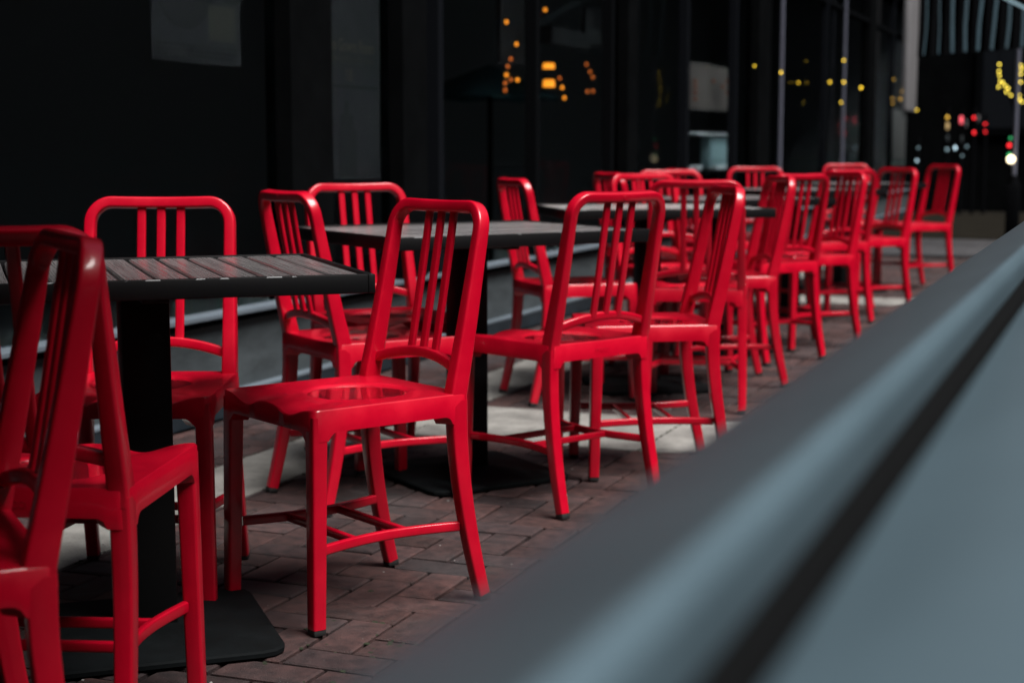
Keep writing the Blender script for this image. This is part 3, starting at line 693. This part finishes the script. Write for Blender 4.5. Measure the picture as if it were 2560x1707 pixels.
for (cx, cy) in FL:
    u, v = (2240 + cx / 6.03) * .91875, cy / 6.03 * .91875; q = tv(u, v); obj('fairy_bulb', sph(bmesh.new(), (q.x, random.uniform(-.02, 0), q.z), .009, 6, 1.3), 'e_fairy', fl)
# distant traffic signals and lit signs
def sig(u, v, y, parts, lab, cat, name):
    p = hit(u, v, y=y); r = empty(name, (p.x, y, 0)); tag(r, lab, cat)
    zs = [hit(u + du, v + dv, y=y).z for (nm, du, dv, w_, h_, m) in parts]
    obj('mast', cyl(bmesh.new(), (0, .06, 0), (0, .06, max(zs) + .15), .025), 'black', r)
    for (nm, du, dv, w_, h_, m), z in zip(parts, zs):
        q = hit(u + du, v + dv, y=y); k = y / 3593 * .55
        if w_ < 14 and h_ < 16: bm = sph(bmesh.new(), (q.x - p.x, 0, z), w_ * k / 2, 8, h_ / w_)
        else: bm = bmb((q.x - p.x, 0, z), (w_ * k, .03, h_ * k), .01)
        obj(nm, bm, m, r)
sig(2237, 280, 24.5, [('red_lamp', 0, -9, 10, 12, 'e_red'), ('red_lamp', 0, 25, 10, 13, 'e_red'), ('housing_plate', 10, -7, 8, 28, 'conc_post')], 'traffic signal with two round red lights, left of the lamp post', 'traffic light', 'traffic_signal')
sig(2263, 290, 24.7, [('red_lamp', 0, -5, 7, 11, 'e_red'), ('red_lamp', 0, 13, 7, 10, 'e_red')], 'smaller farther traffic signal with two red lights', 'traffic light', 'traffic_signal')
sig(2208, 280, 24.3, [('lit_panel', 0, -4, 11, 30, 'e_pink'), ('grey_panel', 11, 5, 7, 30, 'conc_post'), ('lower_panel', 1, 40, 8, 28, 'bulk'), ('cool_lamp', 13, 57, 8, 10, 'e_cooldim'), ('cool_lamp', 2, 78, 8, 8, 'e_cooldim')], 'tall pinkish red lit sign on a post among the far lights', 'sign', 'lit_sign')
sig(2176, 290, 24.1, [('lit_panel', 0, 0, 11, 26, 'e_sand'), ('dark_cap', 0, -20, 11, 12, 'e_dimy'), ('grey_panel', 0, 28, 10, 24, 'bulk'), ('cool_lamp', -1, 54, 12, 12, 'e_cooldim'), ('cool_lamp', 18, 50, 9, 15, 'e_cool')], 'sand coloured lit sign on a post above cool white lamps', 'sign', 'lit_sign')
sig(2106, 369, 22.5, [('cool_lamp', 0, 0, 8, 9, 'e_cool'), ('cool_lamp', 3, -29, 7, 9, 'e_cooldim')], 'small cool white lamp low beside the end of the shopfront', 'lamp', 'bollard_lamp')

# building across the street (only reflections and other views see it)
opp = empty('opposite_building', (8.5, 20, 0)); tag(opp, 'dark brick building across the street, opposite the shopfront', 'building')
obj('wall', bmb((2, 0, 5), (4, 90, 10)), 'bldg', opp, 0)
for k in range(20):
    f = obj('window', bmb((-.02, -42 + k * 4.4, 2.0), (.08, 2.6, 2.4)), 'frame', opp, 0); obj('pane', bmb((-.07, -42 + k * 4.4, 2.0), (.02, 2.4, 2.2)), 'pane2', f, 0)
# canopy added out of frame only to shade the near chairs
par = empty('added_parasol', (-1.95, .45, 0)); tag(par, 'dark added canopy out of view beside the viewpoint, put in to shade the near chairs', 'added_parasol')
bm = bmesh.new(); pc = Vector((.80, .30, 0)); ap = bm.verts.new((pc.x, pc.y, 2.85)); rim = []
for k in range(48):
    a_ = 2 * math.pi * k / 48; rad = 1.3 * (1 - .05 * abs(math.sin(a_ * 4))); rim.append(bm.verts.new((pc.x + rad * math.cos(a_), pc.y + rad * math.sin(a_), 2.42)))
low = [bm.verts.new((v.co.x, v.co.y, 2.30)) for v in rim]
for k in range(48): bm.faces.new((ap, rim[k], rim[(k + 1) % 48])); bm.faces.new((rim[k], rim[(k + 1) % 48], low[(k + 1) % 48], low[k]))
obj('canopy', bm, 'teal', par, 20); obj('pole', cyl(bmesh.new(), (0, 0, 0), (0, 0, 3.1), .03), 'black', par)
obj('arm', cyl(bmesh.new(), (0, 0, 3.05), (pc.x, pc.y, 2.88), .022), 'black', par); obj('base', bmb((0, 0, .04), (.6, .6, .08), .01), 'base', par)
# building behind the camera
bk = empty('rear_building', (-1, -5, 0)); tag(bk, 'dark brick building behind the viewpoint at the near end of the patio', 'building')
obj('wall', bmb((0, -2, 6), (18, 4, 12)), 'bldg', bk, 0)
